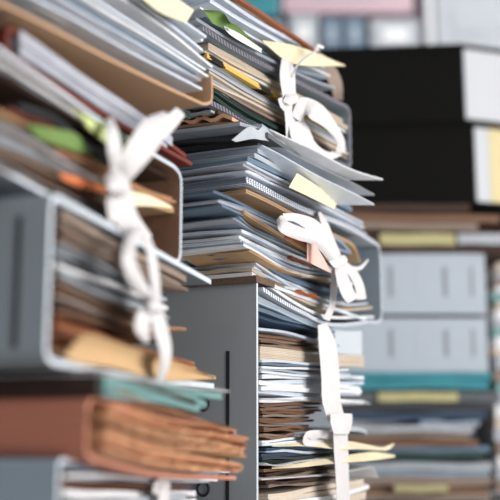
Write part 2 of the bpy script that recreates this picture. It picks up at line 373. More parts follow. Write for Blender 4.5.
# --- B0 lower box
e = folder(FB, [(259, 281), (366, 320)], [(266, 562), (366, 520)], 'near', mat('box_grey_board', (150, 154, 158), rough=.55, var=.03, fibre=.06, scale=25), white_edge,
       'large grey archive box standing upright in the centre, spine with a dark slot', W=.27, b0=-.002, th=.0035, r=.004, name='archive_box', cat='box')
a_sp = min(v.co.x for c_ in e.children for v in c_.data.vertices) + e['_o'][0]
p0, p1 = FB.Fr(228, 351, a_sp), FB.Fr(233, 520, a_sp)
def on_spine(nm, p0, p1, out, m, e=e): return box_mesh(nm, FB, p0[0]-out, p0[0]+.0002, min(p0[1], p1[1]), max(p0[1], p1[1]), min(p0[2], p1[2]), max(p0[2], p1[2]), m, e)
bx_ = p0[1]; on_spine('label_slot', Vector((p0[0], bx_-.0018, p0[2])), Vector((p0[0], bx_+.0018, DESK*0+.02)), .0006, slot_mat)
def torus(nm, fr, cen, r, rr, m, parent, axis='a'):
    V = []; F = []; n, k = 24, 8
    for i in range(n):
        t = i/n*2*math.pi
        for j in range(k):
            s = j/k*2*math.pi; q = r + rr*math.cos(s); V.append((cen[0]+rr*math.sin(s), cen[1]+q*math.cos(t), cen[2]+q*math.sin(t)))
    for i in range(n):
        for j in range(k): F.append((i*k+j, ((i+1) % n)*k+j, ((i+1) % n)*k+(j+1) % k, i*k+(j+1) % k))
    return link(nm, V, F, m, parent=parent, frame=fr, smooth=True)
FB.amin = a_sp + .0055
for py in (404, 489): torus('finger_ring', FB, FB.Fr(203, py, a_sp-.001), .0062, .0012, slot_mat, e)
inbox = 'inside the upright grey archive box'
# contents of the lower box, bottom to top
bundle(FB, [(267, 494), (366, 478)], [(268, 558), (366, 516)], 9, ['beige', 'beige', 'white'], 'page bundle', inbox + ', at the bottom', b0=.004, jf=3)
sheet(FB, [(262, 478), (330, 474), (366, 467), (372, 468), (378, 478)], 1, 'white', 'single white sheet with curled corner low in the grey archive box', b0=-.004, W=.2)
bundle(FB, [(266, 468), (335, 462)], [(267, 490), (335, 480)], 6, ['brown', 'dark brown', 'taupe'], 'folder', inbox + ' above the bottom pages', 'folder', b0=.004, jf=2)
tag(patch('paper_sheet', FB, [(272, 466, .003), (300, 463, -.004), (335, 457, -.016), (370, 452, -.02), (383, 453, -.02), (395, 455, -.02)], [(272, 468, -.004), (300, 467, -.008), (335, 463, -.022), (365, 461, -.026), (383, 459, -.024), (395, 457, -.022)], pm('cream'), n=30), 'lower cream sheet poking out of the grey archive box to the right', 'paper')
sheet(FB, [(262, 463), (300, 460), (340, 453), (380, 452)], 2, 'dark green', 'dark green sheet between the two protruding cream sheets', b0=-.002, W=.2)
sheet(FB, [(262, 462), (280, 466), (300, 462), (332, 459)], 1, 'white', 'white sheet with a bent corner above the dark navy folder edge', b0=-.008, W=.2)
bundle(FB, [(264, 447), (330, 446)], [(264, 461), (330, 458)], 4, ['dark blue', 'bluish white', 'dark blue', 'charcoal'], 'folder', inbox + ' under the cream sheet', 'folder', b0=.002, jf=2)
tag(patch('paper_sheet', FB, [(272, 444, .003), (310, 441, -.006), (340, 440, -.016), (365, 444, -.022), (380, 447, -.024), (387, 446, -.024), (394, 443, -.022)], [(272, 446, -.004), (310, 446, -.010), (338, 449, -.024), (360, 449, -.028), (378, 450, -.028), (388, 450, -.026), (394, 445, -.024)], pm('cream'), n=30), 'upper cream sheet with a curled tip poking out of the grey archive box', 'paper')
bundle(FB, [(262, 439), (340, 437)], [(263, 447), (332, 446)], 3, ['white', 'bluish white'], 'sheet', inbox + ' just above the cream sheets', b0=-.001)
sheet(FB, [(300, 432), (340, 430), (362, 429), (367, 433)], 4, 'pale grey', 'crumpled pale grey sheet beside the lowest ribbon knot', b0=-.004, W=.16, layers=2)
bundle(FB, [(262, 404), (322, 403)], [(262, 439), (300, 437)], 12, ['brown', 'taupe', 'brown'], 'document', inbox + ' in its middle', 'document', b0=.004, jf=4)
bundle(FB, [(260, 374), (362, 377)], [(260, 401), (362, 402)], 6, ['white', 'bluish white', 'white'], 'page bundle', inbox + ' above the brown documents', b0=-.001, jf=3, layers=4, fill=.92)
sheet(FB, [(262, 401), (320, 402), (350, 403), (362, 402), (370, 405)], 1, 'white', 'white sheet with a lifted tip under the white page bundles in the box', b0=-.004, W=.2)
bundle(FB, [(260, 358), (330, 364)], [(260, 374), (362, 378)], 5, ['bluish white', 'slate blue', 'white', 'pale grey'], 'sheet', inbox + ' under the beige block', b0=-.001, jf=5)
sheet(FB, [(260, 352), (310, 358), (364, 361)], 12, 'beige', 'beige block of bound pages in the upper half of the grey archive box', name='bound_document', cat='document', b0=.002, layers=8)
bundle(FB, [(259, 334), (325, 342)], [(259, 346), (325, 354)], 4, ['brown', 'taupe'], 'folder', inbox + ' above the beige block', 'folder', b0=.006, jf=5)
# clear sleeve
clear = bpy.data.materials.new('clear_sleeve_plastic'); clear.use_nodes = True
cb = clear.node_tree.nodes['Principled BSDF']; cb.inputs['Base Color'].default_value = (.85, .9, .95, 1); cb.inputs['Roughness'].default_value = .25; cb.inputs['Alpha'].default_value = .38
tag(patch('plastic_sleeve', FB, [(318, 326, .01), (345, 331, .01), (362, 331, .01)], [(318, 350, .01), (345, 354, .01), (362, 355, .01)], clear), 'clear plastic sleeve hanging out beneath the rounded folder end', 'sleeve')
for line, th, c, lab in (([(258, 328), (300, 336), (340, 345)], 2.5, 'bluish white', 'pale bluish sheet under the dark blue files at the top of the grey box'),
    ([(258, 318), (290, 324), (335, 338)], 2.5, 'dark blue', 'lower dark blue file at the top of the grey archive box'),
    ([(258, 311), (290, 319), (335, 335)], 3.5, 'slate blue', 'dusky blue file between the dark blue and grey-blue ones in the grey archive box'),
    ([(258, 303), (290, 315), (332, 330)], 5, 'blue-grey', 'thick blue-grey file second under the punched lower board'),
    ([(258, 297), (280, 309), (325, 326)], 4, 'pale grey', 'pale grey file right under the punched lower board')):
    sheet(FB, line, th, c, lab, name='paper_file', cat='file', b0=R.uniform(-.002, .004))

FB.amin = -9
# --- B1 folder with rounded far spine
folder(FB, [(250, 180), (300, 207), (340, 226), (386, 249)], [(263, 289), (280, 300), (302, 312), (334, 325), (383, 320)], 'far', mat('board_pale_grey', (176, 182, 192), rough=.65, var=.03), punched_white,
       'grey folder with punched edges and a rounded end, lying open on the grey archive box', W=.26, b0=-.006, r=.010, th=.004, inside=grey_board)
tag(box_mesh('corrugated_board', FB, -.012, .03, -.004, .24, FB.Fr(257, 282, -.012)[2], FB.Fr(257, 275, -.012)[2], mat('corrugated_brown', (128, 104, 86), mottled=(44, 36, 32), scale=420)), 'brown corrugated board lying on top of the upright grey box', 'board')
b1 = 'in the grey folder on the upright box'
for line, th, c, lab, k in (
    ([(252, 275), (290, 300), (330, 316), (374, 316)], 3, 'white', 'lowest white sheet in the grey folder resting on the punched board', {}),
    ([(252, 268), (290, 293), (330, 309), (372, 308)], 3, 'beige', 'beige sheet second from the bottom in the rounded grey folder', dict(W=.06)),
    ([(262, 272), (300, 296), (335, 308), (360, 306)], 2, 'tan', 'tan sheet low in the rounded grey folder', dict(b0=.004)),
    ([(256, 263), (300, 290), (340, 304), (368, 303)], 2, 'bluish white', 'bluish white sheet low in the rounded grey folder', {}),
    ([(285, 284), (320, 298), (345, 303)], 2, 'white', 'white sheet tip beside the small orange mark', dict(b0=-.004)),
    ([(300, 291), (312, 295), (318, 298)], 1.5, 'orange', 'tiny orange marker tab low in the rounded grey folder', dict(b0=-.009, W=.03)),
    ([(248, 256), (290, 277), (330, 290), (352, 294)], 4, 'slate blue', 'slate blue file low in the rounded grey folder', {}),
    ([(240, 250), (280, 272), (330, 286), (355, 288)], 3, 'dark blue', 'dark blue file below the long tan folder', dict(b0=.003)),
    ([(247, 252), (262, 260), (290, 272), (330, 281), (352, 283)], 2.5, 'pale grey', 'pale grey sheet just under the long tan folder', dict(b0=-.002))):
    sheet(FB, line, th, c, lab, **k)
sheet(FB, [(249, 250), (258, 255), (282, 268), (310, 276), (340, 282)], 3, 'tan', 'long tan folder sweeping under the bow in the middle of the centre stack', name='paper_folder', cat='folder', b0=-.008, W=.07, taper=.04)
bundle(FB, [(242, 238), (290, 262), (340, 275)], [(242, 248), (290, 272), (345, 281)], 3, ['bluish white', 'blue-grey', 'white'], 'sheet', b1 + ' above the tan sweep', b0=-.006, jf=10)
bundle(FB, [(246, 226), (290, 248), (335, 268)], [(240, 238), (290, 262), (340, 275)], 4, ['slate blue', 'bluish white', 'blue-grey', 'white'], 'sheet', b1 + ' behind the bow', b0=-.004, jf=14, taper=.05)
sheet(FB, [(244, 213), (262, 224), (300, 246), (335, 262)], 3, 'tan', 'tan folder edge running into the middle bow from the left', name='paper_folder', cat='folder', b0=-.008, W=.22)
bundle(FB, [(236, 212), (262, 232), (330, 262)], [(236, 226), (275, 244), (330, 268)], 4, ['blue-grey', 'slate blue', 'pale grey'], 'sheet', b1 + ' under the tan folder edge', b0=-.001, jf=12)
bundle(FB, [(215, 194), (270, 216), (345, 250)], [(222, 206), (270, 228), (350, 256)], 4, ['slate blue', 'blue-grey', 'lilac'], 'sheet', b1 + ' under the punched pad', b0=-.001, jf=10)
sheet(FB, [(246, 191), (275, 206), (320, 229), (352, 245), (360, 262)], 3.5, 'tan', 'tan folder directly under the white punched pad', name='paper_folder', cat='folder', b0=-.004, W=.24)
sheet(FB, [(290, 222), (315, 231), (340, 240), (351, 252)], 4, 'blue-grey', 'blue-grey file showing just right of the bow under the tan folder', name='paper_file', cat='file', b0=-.004, W=.16)
sheet(FB, [(286, 238), (300, 242), (318, 252)], 2, 'orange', 'orange sheet peeking out behind the middle bow', b0=-.010, W=.12)
sheet(FB, [(292, 258), (303, 262), (312, 266)], 2, 'rust', 'rust red sheet tip under the orange one by the bow', b0=-.008, W=.12)
tag(patch('receipt_slip', FB, [(307, 243, -.040), (316, 246, -.046), (331, 271, -.030)], [(307, 261, -.036), (316, 266, -.040), (331, 273, -.030)], pm('pink')), 'small pink slip hanging under the middle bow', 'paper')
# front-left of the same folder: files whose short ends face left
FBf = FB
leftf = 'shaded left of the centre stack'
for i, (x0, y0, x1, y1, th, c) in enumerate(((176, 196, 222, 198, 3, 'charcoal'), (170, 204, 226, 204, 5, 'dark grey'), (172, 212, 232, 211, 3, 'brown'), (172, 219, 240, 214, 4, 'tan'), (172, 224, 238, 222, 4, 'dark grey'),
        (172, 230, 240, 228, 4, 'slate blue'), (180, 237, 246, 236, 4, 'dark blue'), (176, 243, 252, 240, 3, 'blue-grey'), (180, 248, 236, 244, 3, 'tan'), (178, 253, 250, 250, 4, 'slate blue'), (176, 259, 250, 256, 4, 'blue-grey'),
        (176, 265, 252, 262, 4, 'slate blue'), (180, 270, 254, 268, 3, 'bluish white'), (182, 274, 256, 273, 2.5, 'blue-grey'))):
    q = FB.Fr(x1, y1, 0); b_near = q[1]
    # runs back in depth from the front plane
    A_ = FB.Fr(x0, y0, 0); a0 = R.uniform(-.004, .003)
    V = []; F = []; n = 18; m = 8; th3 = th*.95/FPX; ph = R.uniform(0, 6)
    for s_ in (0, 1):
        for i2 in range(n):
            t = i2/(n-1); bb = b_near*(1-t) + A_[1]*t*1.25; zz = q[2]*(1-t) + A_[2]*t + .0009*math.sin(t*7+ph)
            for j in range(m):
                u = j/(m-1); V.append((a0+u*.16 + .012*(1-t)*0, bb - u*.0, zz + (th3 if s_ else 0) - u*.008*(1-t) + .0006*math.sin(u*9+ph)))
    q_ = lambda s_, i2, j: s_*n*m + i2*m + j
    for i2 in range(n-1):
        for j in range(m-1): F.append((q_(0, i2, j), q_(0, i2, j+1), q_(0, i2+1, j+1), q_(0, i2+1, j))); F.append((q_(1, i2, j), q_(1, i2+1, j), q_(1, i2+1, j+1), q_(1, i2, j+1)))
        for j in (0, m-1): F.append((q_(0, i2, j), q_(0, i2+1, j), q_(1, i2+1, j), q_(1, i2, j)))
    for j in range(m-1):
        for i2 in (0, n-1): F.append((q_(0, i2, j), q_(1, i2, j), q_(1, i2, j+1), q_(0, i2, j+1)))
    ob = link('paper_file', V, F, pm(c), frame=FB); prev = ('the grey punched pad' if i == 0 else f'a {pc} file'); pc = c
    tag(ob, f'{c} file under {prev}, {leftf}', 'file')

# --- B2 loose files between the two tied folders
sheet(FB, [(246, 181), (300, 206), (345, 226), (376, 243)], 5, 'bluish white', 'white pad with a row of punched holes above the tan folder', name='punched_pad', cat='pad', b0=-.010, W=.26, layers=3).data.materials[0] = punched_white
bundle(FB, [(243, 162), (300, 188), (362, 222)], [(250, 176), (300, 200), (372, 236)], 5, ['bluish white', 'lilac', 'white'], 'page bundle', 'lying on the white punched pad', b0=-.006, jf=5, W=.24)
bundle(FB, [(262, 150), (300, 170), (345, 196)], [(245, 160), (300, 186), (358, 216)], 3, ['blue-grey', 'pale grey', 'slate blue'], 'folder', 'between the page bundles and the long pointed sheets', 'folder', b0=-.004, jf=5)
for line, th, c, lab, k in (
    ([(262, 146), (300, 164), (340, 186), (374, 205)], 1.5, 'bluish white', 'long pale sheet with pointed corner, lowest of the three sticking out right', dict(b0=-.008, taper=.10, skew=-.055)),
    ([(266, 137), (310, 160), (345, 178), (374, 193)], 1.5, 'pale grey', 'long pale grey sheet with a pointed corner, middle of the three sticking out right', dict(b0=-.006, taper=.10, skew=-.045)),
    ([(270, 130), (310, 148), (350, 168), (383, 181)], 1.5, 'white', 'long whitish sheet with the farthest reaching corner at right', dict(b0=-.008, taper=.12, skew=-.06)),
    ([(240, 122), (280, 136), (320, 156), (352, 172)], 3, 'pale grey', 'pale grey sheet over the long pointed sheets', dict(b0=-.006, taper=.05))):
    sheet(FB, line, th, c, lab, W=.2, **k)
tag(patch('sticky_note', FB, [(297, 173, -.022), (318, 186, -.026), (340, 199, -.024)], [(289, 187, -.030), (312, 198, -.034), (334, 209, -.030)], mat('cream_note', (226, 216, 182), var=.03)), 'cream sticky note hanging over the page bundles in the middle', 'note')
for i, (x0, y0, x1, y1, th, c) in enumerate(((176, 116, 218, 112, 4, 'dark brown'), (176, 122, 232, 118, 4, 'copper'), (176, 127, 240, 123, 3, 'brown'), (170, 133, 262, 130, 6, 'blue-grey'), (170, 142, 268, 138, 5, 'dark grey'), (172, 151, 258, 147, 6, 'charcoal'),
        (174, 163, 250, 159, 6, 'blue-grey'), (174, 169, 252, 166, 4, 'grey'), (174, 175, 256, 172, 4, 'blue-grey'), (172, 183, 248, 180, 4, 'grey'), (174, 190, 230, 187, 3, 'dark grey'))):
    q = FB.Fr(x1, y1, 0); A_ = FB.Fr(x0, y0, 0); V = []; F = []
    n = 18; m = 8; th3 = th*.97/FPX; ph = R.uniform(0, 6); a0 = R.uniform(-.005, .003); wv = .0022 if c in ('copper', 'dark brown') else .0006; a0 -= .035 if y0 < 128 else 0; q = FB.Fr(x1, y1, a0); A_ = FB.Fr(x0, y0, a0)
    for s_ in (0, 1):
        for i2 in range(n):
            t = i2/(n-1); bb = q[1]*(1-t) + A_[1]*t*1.25; zz = q[2]*(1-t) + A_[2]*t + wv*math.sin(t*(22 if wv > .001 else 7)+ph)
            for j in range(m):
                u = j/(m-1); V.append((a0+u*.2, bb, zz + (th3 if s_ else 0) - u*.004 + .0005*math.sin(u*9+ph)))
    for i2 in range(n-1):
        for j in range(m-1): F.append((q_(0, i2, j), q_(0, i2, j+1), q_(0, i2+1, j+1), q_(0, i2+1, j))); F.append((q_(1, i2, j), q_(1, i2+1, j), q_(1, i2+1, j+1), q_(1, i2, j+1)))
        for j in (0, m-1): F.append((q_(0, i2, j), q_(0, i2+1, j), q_(1, i2+1, j), q_(1, i2, j)))
    for j in range(m-1):
        for i2 in (0, n-1): F.append((q_(0, i2, j), q_(1, i2, j), q_(1, i2, j+1), q_(0, i2, j+1)))
    ob = link('paper_folder', V, F, pm(c), frame=FB); prev = ('the dark green files' if i == 0 else f'a {pc} one'); pc = c
    tag(ob, f'{c} folder below {prev}, upper left part of the centre stack', 'folder')
tag(patch('crumpled_sheet', FB, [(232, 140, -.010), (249, 127, -.012), (258, 130, -.010), (264, 127, -.012), (275, 137, -.010), (300, 152, -.010)], [(236, 142, -.008), (252, 139, -.008), (262, 140, -.012), (270, 142, -.008), (282, 150, -.008), (300, 158, -.008)], pm('pale grey'), n=40), 'crumpled white sheet on top of the dark grey folders', 'paper')

# --- B3 upper tied folder
folder(FB3, [(203, 28), (240, 52), (300, 83), (357, 112)], [(206, 100), (250, 122), (300, 146), (358, 171)], 'far', mat('board_lilac_grey', (168, 168, 180), rough=.65, var=.03), punched_grey,
       'upper grey folder with rounded end tied by a ribbon, high on the centre stack', W=.22, b0=-.006, r=.009, th=.0052, inside=grey_board)
b3 = 'in the upper tied grey folder'
bundle(FB3, [(207, 42), (260, 70), (346, 122)], [(207, 55), (260, 84), (346, 132)], 3, ['beige', 'beige', 'white'], 'document', b3 + ' under its top board', 'document', b0=-.001, jf=3, layers=4)
striped = bpy.data.materials.new('yellow_black_striped_card'); striped.use_nodes = True; nt = striped.node_tree; bb_ = nt.nodes['Principled BSDF']; bb_.inputs['Roughness'].default_value = .6
tc = nt.nodes.new('ShaderNodeTexCoord'); wv = nt.nodes.new('ShaderNodeTexWave'); wv.inputs['Scale'].default_value = 7.5; wv.inputs['Distortion'].default_value = 0; wv.bands_direction = 'DIAGONAL'
rp = nt.nodes.new('ShaderNodeValToRGB'); rp.color_ramp.interpolation = 'CONSTANT'; rp.color_ramp.elements[0].color = (*lin((222, 188, 104)), 1); rp.color_ramp.elements[1].position = .83; rp.color_ramp.elements[1].color = (*lin((40, 36, 34)), 1)
nt.links.new(tc.outputs['Object'], wv.inputs[0]); nt.links.new(wv.outputs[0], rp.inputs[0]); nt.links.new(rp.outputs[0], bb_.inputs[0])
o = sheet(FB3, [(207, 57), (260, 86), (300, 108), (347, 137)], 5, 'yellow', 'yellow and black striped card folder inside the upper tied folder', name='striped_folder', cat='folder', b0=-.005); o.data.materials[0] = striped
bundle(FB3, [(207, 62), (260, 92), (340, 138)], [(207, 70), (260, 100), (340, 146)], 2, ['grey', 'pale grey'], 'folder', b3 + ' under the striped card', 'folder', b0=-.002)
bundle(FB3, [(209, 73), (260, 101), (346, 147)], [(209, 87), (262, 117), (346, 160)], 5, ['beige', 'pale grey', 'beige', 'taupe'], 'document', b3 + ' above the green files', 'document', b0=-.002, jf=3)
bundle(FB3, [(211, 88), (260, 117), (340, 158)], [(213, 100), (260, 130), (340, 170)], 3, ['dark green'], 'file', b3, 'file', b0=-.004, jf=3)
bundle(FB3, [(211, 101), (260, 128), (320, 156)], [(210, 112), (255, 130), (300, 152)], 2, ['blue-grey', 'pale grey'], 'file', 'under the upper tied folder', 'file', b0=-.004, jf=3)

# --- B4 loose papers on top
top = 'on top of the centre stack'
for line, th, c, lab, k in (
    ([(196, 20), (240, 45), (300, 74), (335, 86)], 3, 'pale grey', 'pale grey sheet lying directly on the upper tied folder', dict(b0=-.004)),
    ([(205, 19), (240, 37), (290, 66), (325, 79)], 3, 'blue-grey', 'blue-grey sheet second above the upper tied folder', dict(b0=.002)),
    ([(200, 8), (240, 30), (290, 58), (330, 78)], 2, 'white', 'white sheet just above the green crumpled leaf', dict(b0=.004)),
    ([(210, 1), (250, 26), (290, 48), (325, 66)], 4, 'bluish white', 'thick bluish white file near the top of the centre stack', dict(b0=.0, layers=4)),
    ([(214, -7), (250, 17), (290, 40), (320, 55)], 4, 'bluish white', 'topmost bluish white file but one of the centre stack', dict(b0=.003, layers=4)),
    ([(222, -6), (260, 17), (300, 43), (332, 62)], 5, 'beige', 'beige file under the rust-edged folder', dict(b0=.004, layers=4)),
    ([(230, -8), (260, 11), (290, 31), (320, 53)], 3, 'rust', 'rust-edged folder topmost on the centre stack', dict(b0=-.004, W=.16))):
    sheet(FB3, line, th, c, lab, **k)
tag(patch('crumpled_leaf', FB3, [(204, 10, -.012), (222, 12, -.014), (230, 22, -.020), (240, 28, -.012), (262, 50, -.008)], [(205, 13, -.008), (214, 24, -.006), (228, 30, -.014), (238, 40, -.008), (262, 52, -.006)], pm('green'), n=30, bulge=.003), 'crumpled green leaf of paper jutting from the top of the centre stack', 'paper')
tag(patch('paper_sheet', FB3, [(224, 26, -.014), (240, 34, -.016), (262, 49, -.012)], [(232, 36, -.014), (240, 41, -.016), (262, 53, -.012)], pm('white'), n=30, bulge=.002), 'torn white paper edge beside the crumpled green leaf', 'paper')
tag(patch('paper_envelope', FB3, [(262, 40, -.004), (300, 47, -.006), (345, 65, -.008)], [(264, 43, -.010), (295, 64, -.014), (345, 66, -.010)], mat('cream_envelope', (226, 214, 180), var=.03)), 'cream envelope with a pointed tip jutting right above the upper tied folder', 'envelope')
tag(patch('card_divider', FB3, [(320, 62, .02), (334, 66, .02), (342, 82, .02), (343, 100, .02)], [(318, 72, .03), (326, 78, .03), (332, 90, .03), (334, 100, .03)], pm('taupe')), 'brown curved card standing behind the rounded end of the upper folder', 'card')

# ================================================================== STACK A, front left, blurred
FA = Frame(52, 300, .60, 16)
def far_frame(px, py, Y, yaw): return Frame(px, py, Y, yaw)
FA4 = far_frame(183, 210, .82, 22); FA5 = far_frame(190, 150, .85, 26); FA6 = far_frame(212, 90, .86, 28); FA1 = Frame(98, 430, .61, 20)
# A0
folder(FA, [(62, 461), (190, 455)], [(62, 632), (190, 545)], 'near', grey_board, white_edge, 'grey folder at the very bottom left corner of the front stack', W=.24, r=.004, th=.003)
bundle(FA, [(66, 462), (130, 461), (235, 466)], [(66, 480), (130, 482), (205, 484)], 6, ['white', 'bluish white', 'slate blue', 'pale grey'], 'sheet', 'in the bottom folder of the front stack', b0=-.002)
sheet(FA, [(60, 484), (120, 487), (190, 486)], 2, 'rust', 'thin rust red sheet near the bottom of the front stack', b0=-.005)
bundle(FA, [(66, 490), (190, 490)], [(66, 624), (190, 540)], 12, ['white', 'pale grey', 'bluish white'], 'page bundle', 'below the rust red sheet', b0=.0)
# A1 rust brown folder with kraft papers
def front_block(fr, px0, px1, py0, py1, m, label, name, cat, depth=.02, r=.006, lab=None):
    A_, B_ = fr.Fr(px1, py0, 0), fr.Fr(px0, py1, 0); A2 = fr.Fr(px1, py1, 0)
    e = thing(name, fr, Vector((depth/2, (A_[1]+B_[1])/2, A2[2])), label, cat)
    b0, b1, z0, z1 = A_[1], B_[1]+.08, A2[2], A_[2]; z0, z1 = min(z0, z1), max(z0, z1)
    rr = min(r, (z1-z0)/2.2)
    path = [(depth, z1)] + [(rr - rr*math.sin(t), z1 - rr + rr*math.cos(t)) for t in [i/6*math.pi/2 for i in range(7)]] + [(rr - rr*math.cos(t), z0 + rr - rr*math.sin(t)) for t in [i/6*math.pi/2 for i in range(7)]] + [(depth, z0)]
    extrude('spine', fr, path, .003, b0, b1, [m, m], e)
    return e
def ufold(fr, px1, py0, py1, far_top, far_bot, m, em, label, mid_top=None, mid_bot=None, W=.24, **k):
    t = [(px1, py0)] + ([mid_top] if mid_top else []) + [far_top]; b = [(px1, py1)] + ([mid_bot] if mid_bot else []) + [far_bot]
    return folder(fr, t, b, 'near', m, em, label, W=W, **k)
rust_board = mat('board_salmon_brown', (176, 112, 92), rough=.65, var=.06, scale=14)
ufold(FA1, 96, 398, 459, (236, 432), (236, 478), rust_board, mat('board_salmon_edge', (196, 136, 112), var=.05), 'salmon brown folder holding the bundle of crumpled kraft papers', mid_top=(160, 416), mid_bot=(160, 474), r=.010, th=.003, b0=.004)
kf = 'in the salmon brown folder'
cols = ['copper', 'copper', 'rust', 'tan', 'copper', 'brown', 'copper', 'tan']
bundle(FA1, [(106, 405), (160, 420), (247, 437)], [(104, 452), (160, 468), (242, 475)], 13, cols, 'kraft paper', kf, b0=-.005, jb=.003, jn=3, jf=3, layers=3, wave=.0007, rough_edge=.0008, NA=60, fill=.95)
bundle(FA1, [(120, 392), (160, 406), (228, 428)], [(110, 402), (160, 416), (235, 434)], 4, ['copper', 'dark brown', 'brown'], 'folder', 'lying over the kraft paper bundle', 'folder', b0=.0, jf=8)
ufold(FA1, 100, 371, 396, (196, 402), (200, 414), mat('board_dark_brown', (52, 36, 32), var=.06), pm('dark brown'), 'dark brown folder under the large grey folder of the front stack', r=.003, th=.002, b0=-.001)
# A2 teal folder
tealm = pm('pale teal')
for y, c, lab, x1, y1 in ((377, 'white', 'white board edge lying over the pale teal folder', 229, 392), (381, 'pale teal', 'upper pale teal folder under the large grey folder', 222, 394), (388, 'pale teal', 'middle pale teal folder of the front stack', 206, 402), (397, 'pale teal', 'lowest pale teal folder, just above the dark brown ones', 200, 410)):
    sheet(FA1, [(104, y-2), (150, y+4), (190, y1-3), (x1, y1)], 1.6 if c == 'white' else 6, c, lab, name='paper_folder', cat='folder', b0=-.006 if c == 'white' else R.uniform(-.002, .004), W=.2)
# A3 large grey folder, spine towards us
e = ufold(FA, 58, 198, 363, (211, 282), (214, 386), mat('board_blue_grey', (134, 142, 148), rough=.55, var=.03, fibre=.06, scale=20), white_edge, 'large blue-grey folder with slotted spine at the left, front stack', mid_top=(130, 237), mid_bot=(130, 376), r=.008, th=.0042, b0=-.006, W=.26, inside=grey_board, edge_lower=white_edge)
a_s = min(v.co.x for c_ in e.children for v in c_.data.vertices) + e['_o'][0]
s0, s1 = FA.Fr(20, 216, a_s), FA.Fr(20, 348, a_s)
box_mesh('label_slot', FA, a_s-.0006, a_s+.0005, s0[1]-.0017, s0[1]+.0017, s1[2], s0[2], slot_mat, e)
in3 = 'in the large blue-grey slotted folder'
sheet(FA, [(62, 212), (100, 234), (150, 262), (186, 279)], 7, 'taupe', 'thick taupe folder at the top inside the slotted folder', name='paper_folder', cat='folder', b0=.0, layers=2, W=.22)
bundle(FA, [(60, 222), (110, 248), (180, 283)], [(60, 240), (110, 266), (180, 290)], 4, ['taupe', 'brown', 'taupe'], 'folder', in3 + ' near its top', 'folder', b0=.004, jf=8)
bundle(FA, [(58, 244), (110, 268), (160, 290)], [(58, 278), (110, 300), (165, 320)], 7, ['grey', 'pale grey', 'charcoal', 'white', 'dark grey'], 'document', in3 + ' in its middle', 'document', b0=.004, jf=6)
bundle(FA, [(56, 280), (110, 300), (160, 322)], [(56, 312), (110, 328), (172, 345)], 7, ['taupe', 'dark brown', 'brown', 'pale grey'], 'document', in3 + ' under the grey ones', 'document', b0=.003, jf=8)
sheet(FA, [(120, 322), (150, 330), (186, 331)], 2.5, 'copper', 'pinkish brown sheet tip sticking out beside the lower bow', b0=.0)
bundle(FA, [(56, 316), (110, 334), (195, 365)], [(54, 352), (90, 352), (190, 366)], 6, ['rust', 'copper', 'rust', 'brown'], 'file', in3 + ' around the golden envelope', 'file', b0=.002, jf=8, wave=.0012, fill=.7)
tag(patch('kraft_envelope', FA, [(68, 354, -.010), (88, 334, -.014), (125, 345, -.016), (170, 359, -.014), (216, 378, -.010)], [(66, 358, -.004), (84, 364, -.008), (115, 368, -.010), (165, 380, -.010), (216, 379, -.008)], mat('kraft_envelope_paper', (200, 164, 122), var=.05, scale=25), th=.0008, bulge=.004), 'golden kraft envelope with a pointed tip at the bottom of the slotted folder', 'envelope')
# A4 folder with rounded far end
ufl = folder(FA4, [(-60, 8), (60, 92), (120, 134), (182, 171)], [(-60, 132), (30, 185), (100, 221), (150, 249), (184, 265)], 'far', mat('board_grey_rounded', (150, 156, 166), rough=.6, var=.04), white_edge,
       'grey folder with rounded end tied by a large bow, front stack', W=.22, r=.009, th=.003, b0=-.004, inside=pm('brown'))
in4 = 'in the tied folder with the rounded end'
sheet(FA4, [(-60, 36), (60, 110), (130, 156), (170, 176)], 4, 'dark brown', 'dark brown board at the top inside the rounded grey folder', b0=.0, name='paper_folder', cat='folder')
bundle(FA4, [(-60, 14), (60, 97), (140, 150)], [(-60, 30), (60, 112), (130, 158)], 4, ['pale grey', 'white', 'blue-grey'], 'sheet', in4 + ' at its very top', b0=.0, jf=10)
sheet(FA4, [(20, 104), (60, 122), (95, 146), (118, 158)], 5, 'charcoal', 'charcoal grey file above the green sheet', name='paper_file', cat='file', b0=-.003)
tag(patch('index_tab', FA4, [(70, 108, -.014), (90, 118, -.016), (110, 131, -.014)], [(80, 118, -.012), (92, 132, -.014), (110, 146, -.012)], pm('lime')), 'pale lime index tab sticking out under the maroon folder', 'tab')
tag(patch('index_tab', FA4, [(98, 120, -.006), (118, 130, -.008), (130, 142, -.008)], [(96, 128, -.006), (112, 142, -.008), (128, 152, -.008)], pm('green')), 'small green index tab just left of the front bow', 'tab')
tag(patch('coloured_sheet', FA4, [(26, 124, -.010), (50, 128, -.012), (76, 134, -.010), (92, 152, -.008)], [(40, 140, -.008), (60, 146, -.010), (80, 152, -.010), (94, 153, -.008)], pm('green')), 'bright green sheet corner among the files at left', 'paper')
sheet(FA4, [(10, 110), (40, 122), (66, 133)], 2.5, 'salmon', 'salmon red sheet edge above the bright green corner', b0=-.006)
sheet(FA4, [(-40, 92), (20, 122), (60, 142), (100, 165), (140, 188), (172, 200)], 4, 'tan', 'tan folder running to the rounded end of the tied folder', name='paper_folder', cat='folder', b0=-.003, W=.2)
sheet(FA4, [(56, 150), (90, 164), (140, 190), (176, 202)], 2.5, 'copper', 'copper-tan sheet under the green sheet corner', b0=-.006)
bundle(FA4, [(-60, 100), (20, 132), (100, 176)], [(-60, 126), (20, 156), (110, 200)], 6, ['pale grey', 'taupe', 'pale grey', 'lilac'], 'sheet', in4 + ' under the bright green corner', b0=-.003, jf=12)
tag(patch('coloured_sheet', FA4, [(58, 172, -.010), (80, 178, -.012), (108, 188, -.010)], [(64, 180, -.010), (84, 188, -.012), (108, 194, -.010)], pm('orange')), 'vivid orange sheet edge beside the front bow', 'paper')
